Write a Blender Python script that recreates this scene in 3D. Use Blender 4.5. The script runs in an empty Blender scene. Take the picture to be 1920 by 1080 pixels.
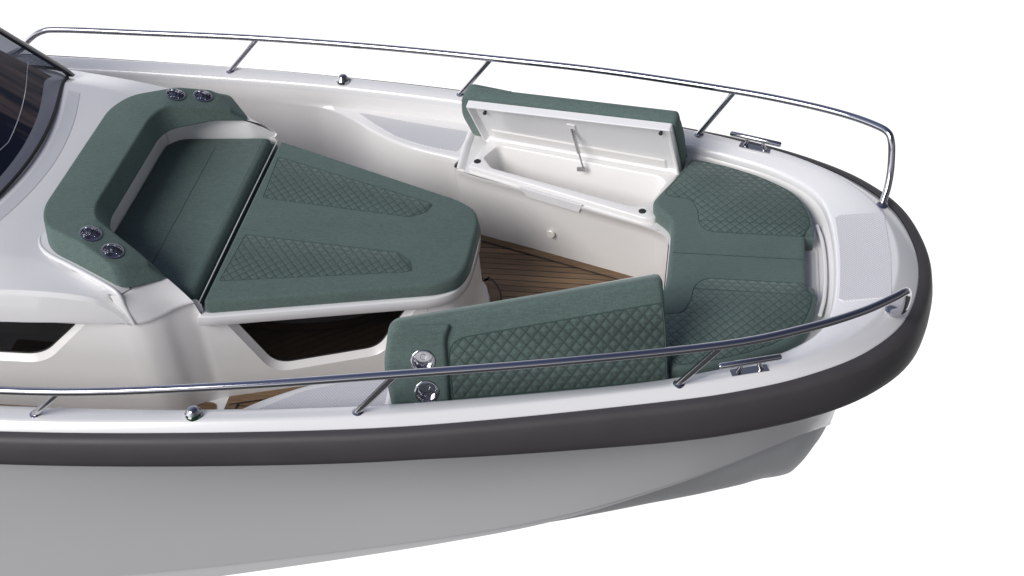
import bpy, bmesh, math
from mathutils import Vector, Matrix

# World frame: metres, x = forward (bow), y = port, z = up, z = 0 is the gunwale top.
scn = bpy.context.scene
COL = scn.collection
R = math.radians

# ------------------------------------------------------------------ materials
def newmat(name):
    m = bpy.data.materials.new(name); m.use_nodes = True
    nt = m.node_tree
    return m, nt, nt.nodes['Principled BSDF']

def N(nt, t, **kw):
    n = nt.nodes.new(t)
    for k, v in kw.items(): setattr(n, k, v)
    return n

def mth(nt, op, a, b=None, c=None):
    n = nt.nodes.new('ShaderNodeMath'); n.operation = op
    for i, v in enumerate((a, b, c)):
        if v is None: continue
        if isinstance(v, (int, float)): n.inputs[i].default_value = v
        else: nt.links.new(v, n.inputs[i])
    return n.outputs[0]

def simple(name, col, rough=.4, metal=0, coat=0, noise=.03, nscale=3.0, bump=0):
    m, nt, b = newmat(name)
    tc = N(nt, 'ShaderNodeTexCoord')
    nz = N(nt, 'ShaderNodeTexNoise'); nz.inputs['Scale'].default_value = nscale; nz.inputs['Detail'].default_value = 5
    nt.links.new(tc.outputs['Object'], nz.inputs['Vector'])
    mx = N(nt, 'ShaderNodeMix', data_type='RGBA')
    mx.inputs[6].default_value = (*[c*(1-noise) for c in col], 1)
    mx.inputs[7].default_value = (*[min(1, c*(1+noise)) for c in col], 1)
    nt.links.new(nz.outputs['Fac'], mx.inputs[0])
    nt.links.new(mx.outputs[2], b.inputs['Base Color'])
    rr = N(nt, 'ShaderNodeMapRange'); rr.inputs[3].default_value = rough*.85; rr.inputs[4].default_value = min(1, rough*1.15)
    nt.links.new(nz.outputs['Fac'], rr.inputs[0]); nt.links.new(rr.outputs[0], b.inputs['Roughness'])
    b.inputs['Metallic'].default_value = metal
    b.inputs['Coat Weight'].default_value = coat; b.inputs['Coat Roughness'].default_value = .06
    if bump:
        n2 = N(nt, 'ShaderNodeTexNoise'); n2.inputs['Scale'].default_value = 250
        nt.links.new(tc.outputs['Object'], n2.inputs['Vector'])
        bp = N(nt, 'ShaderNodeBump'); bp.inputs['Strength'].default_value = bump; bp.inputs['Distance'].default_value = .001
        nt.links.new(n2.outputs['Fac'], bp.inputs['Height']); nt.links.new(bp.outputs[0], b.inputs['Normal'])
    return m

def fabric(name, col, quilt=None, depth=.62):
    m, nt, b = newmat(name)
    tc = N(nt, 'ShaderNodeTexCoord'); sp = N(nt, 'ShaderNodeSeparateXYZ')
    nt.links.new(tc.outputs['Object'], sp.inputs[0])
    X, Y, Z = sp.outputs
    # woven thread: stretched noise both ways
    def thread(sx, sy, sz):
        mp = N(nt, 'ShaderNodeMapping'); mp.inputs['Scale'].default_value = (sx, sy, sz)
        nt.links.new(tc.outputs['Object'], mp.inputs[0])
        nz = N(nt, 'ShaderNodeTexNoise'); nz.inputs['Scale'].default_value = 1; nz.inputs['Detail'].default_value = 2
        nt.links.new(mp.outputs[0], nz.inputs['Vector'])
        return nz.outputs['Fac']
    t1 = thread(150, 420, 420); t2 = thread(420, 150, 300); t3 = thread(5, 7, 7); t4 = thread(30, 120, 120)
    th = mth(nt, 'ADD', mth(nt, 'MULTIPLY', t1, .6), mth(nt, 'MULTIPLY', t2, .4))
    f = mth(nt, 'ADD', mth(nt, 'ADD', mth(nt, 'MULTIPLY', th, .66), mth(nt, 'MULTIPLY', t3, .10)), mth(nt, 'MULTIPLY', t4, .20))
    rmp = N(nt, 'ShaderNodeValToRGB')
    rmp.color_ramp.elements[0].position = .36; rmp.color_ramp.elements[0].color = (*[c*.70 for c in col], 1)
    rmp.color_ramp.elements[1].position = .66; rmp.color_ramp.elements[1].color = (*[c*1.38 for c in col], 1)
    nt.links.new(f, rmp.inputs[0])
    colout = rmp.outputs[0]
    bp = N(nt, 'ShaderNodeBump'); bp.inputs['Strength'].default_value = .5; bp.inputs['Distance'].default_value = .0012
    nt.links.new(th, bp.inputs['Height'])
    nrm = bp.outputs[0]
    if quilt:
        a, bb = quilt
        xa = mth(nt, 'DIVIDE', X, a); yb = mth(nt, 'DIVIDE', Y, bb)
        fu = mth(nt, 'FRACT', mth(nt, 'ADD', mth(nt, 'ADD', xa, yb), 50.0))
        fv = mth(nt, 'FRACT', mth(nt, 'ADD', mth(nt, 'SUBTRACT', xa, yb), 50.0))
        du = mth(nt, 'SUBTRACT', .5, mth(nt, 'ABSOLUTE', mth(nt, 'SUBTRACT', fu, .5)))
        dv = mth(nt, 'SUBTRACT', .5, mth(nt, 'ABSOLUTE', mth(nt, 'SUBTRACT', fv, .5)))
        mn = mth(nt, 'MINIMUM', du, dv)
        def sst(v, lo, hi):
            r = N(nt, 'ShaderNodeMapRange', interpolation_type='SMOOTHSTEP')
            r.inputs[1].default_value = lo; r.inputs[2].default_value = hi
            nt.links.new(v, r.inputs[0]); return r.outputs[0]
        g1 = sst(mn, .0, .07); g2 = sst(mth(nt, 'ABSOLUTE', mth(nt, 'SUBTRACT', mn, .13)), 0, .04)
        pil = sst(mn, .0, .5)
        # fold across each diamond: upper and lower halves are tilted facets
        fold = mth(nt, 'ABSOLUTE', mth(nt, 'SUBTRACT', fu, fv))
        h = mth(nt, 'ADD', mth(nt, 'ADD', mth(nt, 'MULTIPLY', g1, .35), mth(nt, 'MULTIPLY', g2, .22)),
                mth(nt, 'ADD', mth(nt, 'MULTIPLY', pil, .5), mth(nt, 'MULTIPLY', fold, -.5)))
        b2 = N(nt, 'ShaderNodeBump'); b2.inputs['Strength'].default_value = depth; b2.inputs['Distance'].default_value = .009
        nt.links.new(h, b2.inputs['Height']); nt.links.new(nrm, b2.inputs['Normal']); nrm = b2.outputs[0]
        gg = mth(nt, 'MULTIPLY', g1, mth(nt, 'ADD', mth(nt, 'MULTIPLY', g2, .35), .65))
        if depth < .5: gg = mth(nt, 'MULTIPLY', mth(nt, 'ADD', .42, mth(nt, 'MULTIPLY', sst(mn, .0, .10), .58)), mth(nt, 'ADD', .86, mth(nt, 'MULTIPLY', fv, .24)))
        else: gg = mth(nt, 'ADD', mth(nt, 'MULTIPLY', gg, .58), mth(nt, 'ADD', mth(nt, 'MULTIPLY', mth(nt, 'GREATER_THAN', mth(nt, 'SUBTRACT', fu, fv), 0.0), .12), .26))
        mx = N(nt, 'ShaderNodeMix', data_type='RGBA', blend_type='MULTIPLY'); mx.inputs[0].default_value = 1  # groove and facet shading multiplied into the fabric colour
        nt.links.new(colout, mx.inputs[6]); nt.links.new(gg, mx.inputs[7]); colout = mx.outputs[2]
    nt.links.new(colout, b.inputs['Base Color']); nt.links.new(nrm, b.inputs['Normal'])
    b.inputs['Roughness'].default_value = .9
    b.inputs['Specular IOR Level'].default_value = .2
    b.inputs['Sheen Weight'].default_value = .25; b.inputs['Sheen Roughness'].default_value = .5
    b.inputs['Sheen Tint'].default_value = (.75, .9, .85, 1)
    return m

def nonskid(name):
    m, nt, b = newmat(name)
    tc = N(nt, 'ShaderNodeTexCoord'); sp = N(nt, 'ShaderNodeSeparateXYZ'); nt.links.new(tc.outputs['Object'], sp.inputs[0])
    X, Y, _ = sp.outputs
    P = .0155
    u = mth(nt, 'FRACT', mth(nt, 'ADD', mth(nt, 'DIVIDE', mth(nt, 'ADD', X, Y), P), 900.))
    v = mth(nt, 'FRACT', mth(nt, 'ADD', mth(nt, 'DIVIDE', mth(nt, 'SUBTRACT', X, Y), P), 900.))
    d = mth(nt, 'MAXIMUM', mth(nt, 'ABSOLUTE', mth(nt, 'SUBTRACT', u, .5)), mth(nt, 'ABSOLUTE', mth(nt, 'SUBTRACT', v, .5)))
    r = N(nt, 'ShaderNodeMapRange', interpolation_type='SMOOTHSTEP'); r.inputs[1].default_value = .24; r.inputs[2].default_value = .40
    nt.links.new(d, r.inputs[0])
    mx = N(nt, 'ShaderNodeMix', data_type='RGBA'); mx.inputs[6].default_value = (.56, .56, .59, 1); mx.inputs[7].default_value = (.72, .72, .74, 1)
    nt.links.new(r.outputs[0], mx.inputs[0]); nt.links.new(mx.outputs[2], b.inputs['Base Color'])
    bp = N(nt, 'ShaderNodeBump'); bp.inputs['Distance'].default_value = .0015; bp.inputs['Strength'].default_value = .6; bp.invert = True
    nt.links.new(r.outputs[0], bp.inputs['Height']); nt.links.new(bp.outputs[0], b.inputs['Normal'])
    b.inputs['Roughness'].default_value = .55
    return m

def teak(name, planks=True):
    m, nt, b = newmat(name)
    tc = N(nt, 'ShaderNodeTexCoord'); sp = N(nt, 'ShaderNodeSeparateXYZ'); nt.links.new(tc.outputs['Object'], sp.inputs[0])
    X, Y, _ = sp.outputs
    W = .044
    pl = mth(nt, 'ADD', mth(nt, 'DIVIDE', Y, W), 100.)
    fr = mth(nt, 'FRACT', pl); ix = mth(nt, 'FLOOR', pl)
    cb = N(nt, 'ShaderNodeCombineXYZ')
    nt.links.new(mth(nt, 'ADD', mth(nt, 'MULTIPLY', X, 5), mth(nt, 'MULTIPLY', ix, 3.7)), cb.inputs[0])
    nt.links.new(mth(nt, 'MULTIPLY', Y, 170 if planks else 90), cb.inputs[1])
    nz = N(nt, 'ShaderNodeTexNoise'); nz.inputs['Scale'].default_value = 1; nz.inputs['Detail'].default_value = 4
    nt.links.new(cb.outputs[0], nz.inputs['Vector'])
    wn = N(nt, 'ShaderNodeTexWhiteNoise', noise_dimensions='1D'); nt.links.new(ix, wn.inputs['W'])
    f = mth(nt, 'ADD', mth(nt, 'MULTIPLY', nz.outputs['Fac'], .8), mth(nt, 'MULTIPLY', wn.outputs['Value'], .22))
    rp = N(nt, 'ShaderNodeValToRGB')
    rp.color_ramp.elements[0].position = .3; rp.color_ramp.elements[0].color = (.10, .060, .031, 1)
    rp.color_ramp.elements[1].position = .75; rp.color_ramp.elements[1].color = (.26, .162, .088, 1)
    nt.links.new(f, rp.inputs[0]); c = rp.outputs[0]
    if planks:
        g = mth(nt, 'GREATER_THAN', mth(nt, 'ABSOLUTE', mth(nt, 'SUBTRACT', fr, .5)), .435)
        mx = N(nt, 'ShaderNodeMix', data_type='RGBA'); nt.links.new(g, mx.inputs[0])
        nt.links.new(c, mx.inputs[6]); mx.inputs[7].default_value = (.012, .010, .010, 1); c = mx.outputs[2]
    nt.links.new(c, b.inputs['Base Color']); b.inputs['Roughness'].default_value = .6
    return m

GREEN = (.102, .147, .135)
M = dict(
    white=simple('white_gelcoat', (.80, .80, .805), .24, coat=.6, noise=.012),
    liner=simple('liner_gelcoat', (.82, .812, .80), .30, coat=.35, noise=.015),
    hull=simple('hull_gelcoat', (.60, .605, .612), .32, coat=.3, noise=.02, nscale=.8),
    bottom=simple('hull_bottom', (.50, .51, .52), .45, noise=.03),
    decal=simple('grey_deck_band', (.62, .63, .66), .4, noise=.02),
    rubber=simple('fender_rubber', (.060, .056, .059), .55, noise=.10, nscale=6, bump=.1),
    blackrub=simple('black_rubber', (.02, .02, .02), .6),
    chrome=simple('polished_steel', (.47, .47, .50), .13, metal=1, noise=.02),
    steel=simple('brushed_steel', (.62, .62, .62), .25, metal=1, noise=.05),
    lamp=simple('courtesy_lens', (.85, .83, .76), .2, coat=.5),
    green=simple('green_lens', (.004, .035, .012), .1, coat=1),
    red=simple('dark_lens', (.05, .006, .006), .1, coat=1),
    dark=simple('window_recess_dark', (.018, .016, .014), .35, noise=.3),
    wood=simple('cabin_wood', (.12, .07, .04), .5, noise=.3),
    fab=fabric('green_fabric', GREEN), quilt=fabric('green_quilted_fabric', (.098, .143, .131), (.054, .062)), quilt2=fabric('green_fine_quilted_fabric', (.094, .138, .126), (.048, .056), .36),
    seam=simple('green_thread', (.045, .085, .074), .9),
    non=nonskid('nonskid_grid'), teak=teak('teak_planks'), teakb=teak('teak_border', False),
    caulk=simple('black_caulk', (.012, .011, .011), .6),
)
def glassmat(name, tint, alpha):
    m, nt, b = newmat(name)
    b.inputs['Base Color'].default_value = (*tint, 1); b.inputs['Roughness'].default_value = .03
    b.inputs['Coat Weight'].default_value = .6; b.inputs['Coat Roughness'].default_value = .02
    tr = N(nt, 'ShaderNodeBsdfTransparent'); tr.inputs[0].default_value = (.62, .64, .70, 1)
    mx = N(nt, 'ShaderNodeMixShader'); mx.inputs[0].default_value = alpha
    nt.links.new(tr.outputs[0], mx.inputs[1]); nt.links.new(b.outputs[0], mx.inputs[2])
    nt.links.new(mx.outputs[0], nt.nodes['Material Output'].inputs[0])
    return m
M['glass'] = glassmat('tinted_windshield_glass', (.010, .014, .028), .34)
M['pane'] = glassmat('dark_window_glass', (.006, .006, .006), .75)
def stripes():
    m, nt, b = newmat('painted_brown_reflections')  # windshield reflections painted as brown streaks on navy
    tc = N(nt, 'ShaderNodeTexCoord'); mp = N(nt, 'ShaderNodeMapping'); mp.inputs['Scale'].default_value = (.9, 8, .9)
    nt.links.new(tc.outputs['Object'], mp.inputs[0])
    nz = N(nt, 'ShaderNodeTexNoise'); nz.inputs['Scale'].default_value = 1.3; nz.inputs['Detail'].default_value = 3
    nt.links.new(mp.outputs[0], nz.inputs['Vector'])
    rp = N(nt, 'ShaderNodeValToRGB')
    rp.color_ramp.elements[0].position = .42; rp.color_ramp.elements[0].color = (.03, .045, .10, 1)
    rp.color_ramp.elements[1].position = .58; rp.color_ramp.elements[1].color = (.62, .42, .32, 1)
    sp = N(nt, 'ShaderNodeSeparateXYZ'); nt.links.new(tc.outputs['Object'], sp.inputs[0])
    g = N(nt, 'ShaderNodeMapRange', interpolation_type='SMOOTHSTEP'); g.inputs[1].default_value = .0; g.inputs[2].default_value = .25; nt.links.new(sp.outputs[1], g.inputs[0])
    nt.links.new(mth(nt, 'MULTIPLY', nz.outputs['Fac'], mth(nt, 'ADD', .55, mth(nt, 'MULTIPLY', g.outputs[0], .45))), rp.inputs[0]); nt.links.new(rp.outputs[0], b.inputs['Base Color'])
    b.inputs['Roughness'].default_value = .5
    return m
M['refl_streaks'] = stripes()
M['frame'] = simple('dark_window_frame', (.012, .014, .022), .3)

# ------------------------------------------------------------------ helpers
def setp(o, label=None, cat=None, group=None, kind=None):
    if label: o['label'] = label
    if cat: o['category'] = cat
    if group: o['group'] = group
    if kind: o['kind'] = kind
    return o

def mesh(name, V, F, mat, parent=None, ang=35, recalc=True, mw=None):
    me = bpy.data.meshes.new(name)
    F = [tuple(f) for f in F if len(set(f)) == len(f) and max(f) < len(V)]
    me.from_pydata([tuple(v) for v in V], [], F); me.validate()
    if recalc:
        bm = bmesh.new(); bm.from_mesh(me)
        bmesh.ops.remove_doubles(bm, verts=bm.verts, dist=1e-5)
        bmesh.ops.recalc_face_normals(bm, faces=bm.faces); bm.to_mesh(me); bm.free()
    me.shade_smooth()
    if ang is not None: me.set_sharp_from_angle(angle=R(ang))
    me.materials.append(M[mat] if isinstance(mat, str) else mat)
    o = bpy.data.objects.new(name, me); COL.objects.link(o)
    if parent: o.parent = parent
    if mw is not None: o.matrix_local = mw
    return o

def empty(name, loc=(0, 0, 0)):
    o = bpy.data.objects.new(name, None); o.location = loc; o.empty_display_size = .1
    COL.objects.link(o); return o

def cr(pts, n=8):
    """Catmull-Rom through pts, n steps per segment."""
    P = [Vector(p) for p in pts]
    P = [P[0]*2-P[1]] + P + [P[-1]*2-P[-2]]
    out = []
    for i in range(1, len(P)-2):
        a, b, c, d = P[i-1:i+3]
        for k in range(n):
            t = k/n
            out.append(.5*((2*b)+(c-a)*t+(2*a-5*b+4*c-d)*t*t+(3*b-a-3*c+d)*t**3))
    out.append(P[-2].copy())
    return out

def mir(half):
    """half: port side from stern to the centreline point; returns the full run."""
    return list(half) + [(p[0], -p[1], p[2]) for p in reversed(half[:-1])]

def strip(rows, closed=False):
    n = len(rows[0]); V = [v for r in rows for v in r]; F = []
    m = len(rows)
    for i in range(m if closed else m-1):
        for j in range(n-1):
            a = i*n+j; b = ((i+1) % m)*n+j
            F.append((a, a+1, b+1, b))
    return V, F

def tube(path, r, seg=14, caps=True):
    P = [Vector(p) for p in path]; V = []; F = []
    t0 = (P[1]-P[0]).normalized()
    n = t0.orthogonal().normalized()
    for i, p in enumerate(P):
        if i == 0: t = (P[1]-P[0])
        elif i == len(P)-1: t = P[-1]-P[-2]
        else: t = (P[i+1]-P[i-1])
        t.normalize(); n = (n-t*n.dot(t)).normalized(); b = t.cross(n)
        rr = r[i] if isinstance(r, (list, tuple)) else r
        for k in range(seg):
            a = 2*math.pi*k/seg; V.append(p+n*math.cos(a)*rr+b*math.sin(a)*rr)
    for i in range(len(P)-1):
        for k in range(seg):
            a = i*seg+k; b2 = i*seg+(k+1) % seg
            F.append((a, b2, b2+seg, a+seg))
    if caps:
        F.append(tuple(range(seg))[::-1]); F.append(tuple(range((len(P)-1)*seg, len(P)*seg)))
    return V, F

def lathe(prof, seg=28, c=(0, 0, 0), M4=None):
    V = []; F = []
    for (r, z) in prof:
        for k in range(seg):
            a = 2*math.pi*k/seg; V.append(Vector((c[0]+r*math.cos(a), c[1]+r*math.sin(a), c[2]+z)))
    for i in range(len(prof)-1):
        for k in range(seg):
            a = i*seg+k; b = i*seg+(k+1) % seg; F.append((a, b, b+seg, a+seg))
    if prof[0][0] > 1e-6: F.append(tuple(range(seg))[::-1])
    if prof[-1][0] > 1e-6: F.append(tuple(range((len(prof)-1)*seg, len(prof)*seg)))
    if M4 is not None: V = [M4 @ v for v in V]
    return V, F

def join(*parts):
    V = []; F = []
    for v, f in parts:
        o = len(V); V += list(v); F += [tuple(i+o for i in q) for q in f]
    return V, F

def roundpoly(P, rad, n=6):
    """round corners of closed 2-D polygon; rad number or list"""
    out = []; m = len(P)
    for i in range(m):
        p = Vector(P[i][:2]); a = Vector(P[i-1][:2])-p; b = Vector(P[(i+1) % m][:2])-p
        r = rad[i] if isinstance(rad, (list, tuple)) else rad
        if r <= 0: out.append(p); continue
        la, lb = a.length, b.length
        d = min(r, la*.45, lb*.45)
        A = p+a.normalized()*d; B = p+b.normalized()*d
        for k in range(n+1):
            t = k/n; out.append(A*(1-t)**2+p*2*t*(1-t)+B*t*t)
    return out

def area(P):
    return .5*sum(P[i-1][0]*P[i][1]-P[i][0]*P[i-1][1] for i in range(len(P)))

def ccw(P):
    return list(P) if area(P) > 0 else list(reversed(P))

def offset(P, d):
    """inset (d>0) of ccw polygon by mitred normals"""
    out = []; m = len(P)
    for i in range(m):
        a = (P[i]-P[i-1]); b = (P[(i+1) % m]-P[i])
        if a.length < 1e-7: a = b
        if b.length < 1e-7: b = a
        a = a.normalized(); b = b.normalized()
        na = Vector((-a.y, a.x)); nb = Vector((-b.y, b.x)); nn = na+nb
        if nn.length < 1e-4: nn = na
        nn.normalize(); k = max(.45, nn.dot(na))
        out.append(P[i]+nn*d/k)
    return out

def fillpoly(P3, holes=()):
    """triangles over a polygon (with holes) seen from above; exact duplicates are skipped"""
    polys = [[Vector(p) for p in P3]]+[[Vector(p) for p in h] for h in holes]
    V = [p for q in polys for p in q]
    bm = bmesh.new(); off = 0; ids = []
    for q in polys:
        vs = []
        for i, p in enumerate(q):
            if vs and (Vector((p.x, p.y))-Vector(vs[-1].co[:2])).length < 1e-5: continue
            v = bm.verts.new((p.x, p.y, 0)); ids.append(off+i); vs.append(v)
        if (vs[0].co-vs[-1].co).length < 1e-5:
            bm.verts.remove(vs.pop()); ids.pop()
        for a, b in zip(vs, vs[1:]+vs[:1]): bm.edges.new((a, b))
        off += len(q)
    bm.verts.index_update()
    bmesh.ops.triangle_fill(bm, use_beauty=True, use_dissolve=False, edges=bm.edges[:], normal=(0, 0, 1))
    bm.verts.index_update(); F = []
    for f in bm.faces:
        t = [ids[v.index] for v in f.verts]
        if f.normal.z < 0: t.reverse()
        F.append(tuple(t))
    A = sum(f.calc_area() for f in bm.faces); B = abs(area([(p.x, p.y) for p in polys[0]]))-sum(abs(area([(p.x, p.y) for p in q])) for q in polys[1:])
    if abs(A-B) > .02*B: print('FILL WARNING', len(V), A, B)
    bm.free()
    return V, F

def regrade(VF, ntop, zf, xs):
    """cut a slab's mesh at the given x and put the interior of its top face back on zf"""
    V, F = VF; bm = bmesh.new()
    vs = [bm.verts.new(v) for v in V]
    for k, f in enumerate(F):
        try: q = bm.faces.new([vs[i] for i in f]); q.material_index = 1 if k in ntop else 0
        except ValueError: pass
    for x in xs:
        bmesh.ops.bisect_plane(bm, geom=bm.verts[:]+bm.edges[:]+bm.faces[:], plane_co=(x, 0, 0), plane_no=(1, 0, 0), dist=1e-5)
    for v in bm.verts:
        if v.link_faces and all(f.material_index == 1 for f in v.link_faces): v.co.z = zf(v.co.x, v.co.y)
    bm.verts.index_update()
    V = [v.co.copy() for v in bm.verts]; F = [tuple(v.index for v in f.verts) for f in bm.faces]; bm.free()
    return V, F

def dome(P, ztop, zbot, r=.03, bottom=True, rb=.008, steps=5, cuts=(), batter=0.0):
    """solid slab from a closed plan polygon with a rounded top edge; ztop/zbot are functions of (x, y)."""
    P = ccw([Vector(p[:2]) for p in P])
    rings = []
    def ring(ins, f):
        q = offset(P, ins) if ins else P
        return [Vector((p.x, p.y, f(p.x, p.y))) for p in q]
    rings.append(ring(rb, zbot))
    rings.append(ring(0, lambda x, y: zbot(x, y)+rb))
    for k in range(steps+1):
        a = math.pi/2*k/steps
        rings.append(ring(batter+r*(1-math.cos(a)), lambda x, y, a=a: ztop(x, y)-r*(1-math.sin(a))))
    n = len(P); V = [v for q in rings for v in q]; F = []
    for i in range(len(rings)-1):
        for j in range(n):
            a = i*n+j; b = i*n+(j+1) % n; F.append((a, b, b+n, a+n))
    tv, tf = fillpoly(rings[-1]); k0 = len(F); F += [tuple(i+(len(rings)-1)*n for i in f) for f in tf]; k1 = len(F)
    if bottom:
        tv, tf = fillpoly(rings[0]); F += [tuple(f)[::-1] for f in tf]
    if cuts: V, F = regrade((V, F), set(range(k0, k1)), ztop, cuts)
    return V, F

def gridpatch(P, zf, e=.018, lift=.0035, edge=.006):
    """thin raised patch lying on zf(x,y), edges tucked in"""
    P = ccw([Vector(p[:2]) for p in P])
    A = [Vector((p.x, p.y, zf(p.x, p.y)-.002)) for p in P]
    B = [Vector((p.x, p.y, zf(p.x, p.y)+lift)) for p in offset(P, edge)]
    n = len(P); V = A+B; F = [(i, (i+1) % n, (i+1) % n+n, i+n) for i in range(n)]
    _, tf = fillpoly(B); F += [tuple(i+n for i in f) for f in tf]
    return V, F

def boxv(x0, x1, y0, y1, z0, z1):
    V = [Vector((x, y, z)) for z in (z0, z1) for x, y in ((x0, y0), (x1, y0), (x1, y1), (x0, y1))]
    return V, [(3, 2, 1, 0), (4, 5, 6, 7), (0, 1, 5, 4), (1, 2, 6, 5), (2, 3, 7, 6), (3, 0, 4, 7)]

def bevel(o, w=.004, seg=2, ang=30):
    bm = bmesh.new(); bm.from_mesh(o.data)
    es = [e for e in bm.edges if len(e.link_faces) == 2 and e.calc_face_angle(0) > R(ang)]
    bmesh.ops.bevel(bm, geom=es, offset=w, segments=seg, affect='EDGES', profile=.5, clamp_overlap=True)
    bm.to_mesh(o.data); bm.free(); o.data.shade_smooth(); o.data.set_sharp_from_angle(angle=R(50)); return o

def lerp(x, T):
    """piecewise linear table lookup"""
    if x <= T[0][0]: return T[0][1]
    for (a, u), (b, v) in zip(T, T[1:]):
        if x <= b: return u+(v-u)*(x-a)/(b-a)
    return T[-1][1]

# ------------------------------------------------------------------ the boat
boat = setp(empty('motor_boat', (0, 0, -1.2)),
            'white open bow of a motor boat with dark grey rubber fender and steel rails', 'boat')
BO = Vector((0, 0, 1.2))
ROOT = boat
def bpart(name, VF, mat, parent=None, ang=35, **k):
    V, F = VF
    V = [Vector(v)+BO for v in V] if parent is None else [Vector(v) for v in V]
    return mesh(name, V, F, mat, parent or ROOT, ang, **k)
def sub(name, VF, mat, parent, ang=35, **k):
    V, F = VF; off = BO
    return mesh(name, [Vector(v)+off for v in V], F, mat, parent, ang, **k)

# plan curves, port half, stern -> bow centre   (x, y, z)
I_ = [(-5.0, 1.405, -.010), (-4.0, 1.385, -.010), (-3.0, 1.345, -.010), (-2.25, 1.293, -.010), (-1.5, 1.195, -.012),
      (-.95, 1.085, -.018), (-.30, .925, -.028), (.03, .812, -.030), (.30, .690, -.030), (.48, .535, -.030), (.558, .34, -.030), (.583, 0, -.030)]
E_ = [(-5.0, 1.500, .0), (-4.0, 1.480, .0), (-3.0, 1.437, .0), (-2.28, 1.373, .0), (-1.50, 1.272, .0),
      (-.92, 1.160, .0), (-.24, .992, .0), (.09, .890, .0), (.38, .765, .004), (.62, .588, .008), (.795, .34, .012), (.862, 0, .014)]
W_ = [(-5.0, 1.545, -.05), (-4.0, 1.525, -.05), (-3.0, 1.474, -.05), (-2.28, 1.411, -.05), (-1.49, 1.310, -.05),
      (-.91, 1.198, -.05), (-.22, 1.030, -.05), (.12, .932, -.05), (.43, .802, -.05), (.70, .622, -.05), (.888, .37, -.05), (.962, 0, -.05)]
def offc(C, dn, dz):
    """offset a full curve outward in plan by dn and by dz"""
    out = []
    for i, p in enumerate(C):
        a = C[max(0, i-1)]; b = C[min(len(C)-1, i+1)]
        t = Vector((b[0]-a[0], b[1]-a[1])); t.normalize()
        n = Vector((-t.y, t.x))     # port run goes forward: left is outboard
        out.append(Vector((p[0]+n.x*dn, p[1]+n.y*dn, p[2]+dz)))
    return out
Ic = cr(mir(I_)); Ec = cr(mir(E_)); Wc = cr(mir(W_))

def mix(A, B, t, dz=0): return [a.lerp(b, t)+Vector((0, 0, dz)) for a, b in zip(A, B)]
deckrows = [offc(Ic, -.014, -.045), offc(Ic, -.012, -.022), offc(Ic, -.007, -.007), offc(Ic, .004, 0), mix(Ic, Ec, .5, .002),
            offc(Ec, -.012, .001), offc(Ec, -.004, 0), offc(Ec, .006, -.005), offc(Wc, -.012, .014), offc(Wc, -.004, .006), offc(Wc, 0, -.002), offc(Wc, .0, -.03)]
bpart('gunwale', strip(deckrows), 'white', ang=70)

# coaming below the inner gunwale edge
KZ = -.155
coam_top = offc(Ic, -.014, -.045)
def drop(C, dn, z): return [Vector((p.x, p.y, z)) for p in offc(C, dn, 0)]
# aft of the bow the coaming is vertical, at the bow it leans in
def coam(C, z, dnb, dna):
    out = []
    for p, q, r in zip(C, offc(C, dnb, 0), offc(C, dna, 0)):
        k = min(1, max(0, (p.x+.6)/.5)); v = r.lerp(q, k); out.append(Vector((v.x, v.y, z)))
    return out
bpart('coaming', strip([coam_top, coam(Ic, -.10, -.030, -.02), coam(Ic, KZ+.012, -.045, -.022), coam(Ic, KZ-.002, -.062, -.022), coam(Ic, KZ-.006, -.075, -.022)]), 'liner', ang=80)

# fender
sec = [(-.004, .012), (.020, .011), (.038, .002), (.046, -.012), (.052, -.040), (.056, -.060), (.056, -.105), (.052, -.140), (.040, -.155), (.018, -.160), (-.01, -.160)]
def fscale(p): return 1+.25*min(1, max(0, (p.x-.3)/.5))
frows = []
for dn, dz in sec:
    q = [Vector((v.x, v.y, w.z+(dz if dz > -.01 else dz*lerp(w.x, [(-1.2, 1), (-.2, 1.30), (.5, 1.38)])))) for v, w in zip(offc(Wc, dn, 0), Wc)]
    frows.append([Vector((a.x+(b.x-a.x)*fscale(a), a.y+(b.y-a.y)*fscale(a), b.z)) for a, b in zip(Wc, q)])
bpart('rubber_fender', strip(frows), 'rubber', ang=50)

# hull: sides, chine strip, bottom
C_ = [(-5.0, 1.30, -1.72), (-4.0, 1.26, -1.56), (-2.9, 1.20, -1.40), (-2.0, 1.11, -1.245), (-1.15, 1.00, -1.092),
      (-.62, .865, -1.025), (-.137, .675, -.965), (.117, .545, -.945), (.34, .41, -.935), (.51, .27, -.965), (.612, .13, -1.05), (.665, 0, -1.16)]
K_ = [(-5.0, 0, -2.22), (-4.0, 0, -2.22), (-3.2, 0, -2.21), (-2.4, 0, -2.17), (-1.6, 0, -2.11),
      (-.95, 0, -2.02), (-.33, 0, -1.86), (.05, 0, -1.745), (.27, 0, -1.675), (.44, 0, -1.615), (.51, 0, -1.55), (.565, 0, -1.40)]
Cc = cr(C_, 8); 
n1 = len(Cc)
top = [Vector((p.x, p.y-.02*min(1, p.y/.2), p.z-.14)) for p in Wc[:n1]]
def side(s):
    rows = []
    for i in range(n1):
        a = top[i]; b = Cc[i]; row = []
        for k in range(11):
            t = k/10
            q = a.lerp(b, t)
            bul = math.sin(math.pi*t)
            hollow = bul*(1-.35*t)*lerp(q.x, [(-3, .03), (-1.2, .06), (.1, .13)])                      # slight flare
            q.y -= hollow*min(1, max(0, q.y/.3)); q.x -= .05*bul*max(0, (i-n1*.7)/(n1*.3))
            row.append(Vector((q.x, s*q.y, q.z)))
        rows.append(row)
    return rows
hv = [strip(side(1)), strip(side(-1))]
bpart('hull', join(*hv), 'hull', ang=50)
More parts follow.
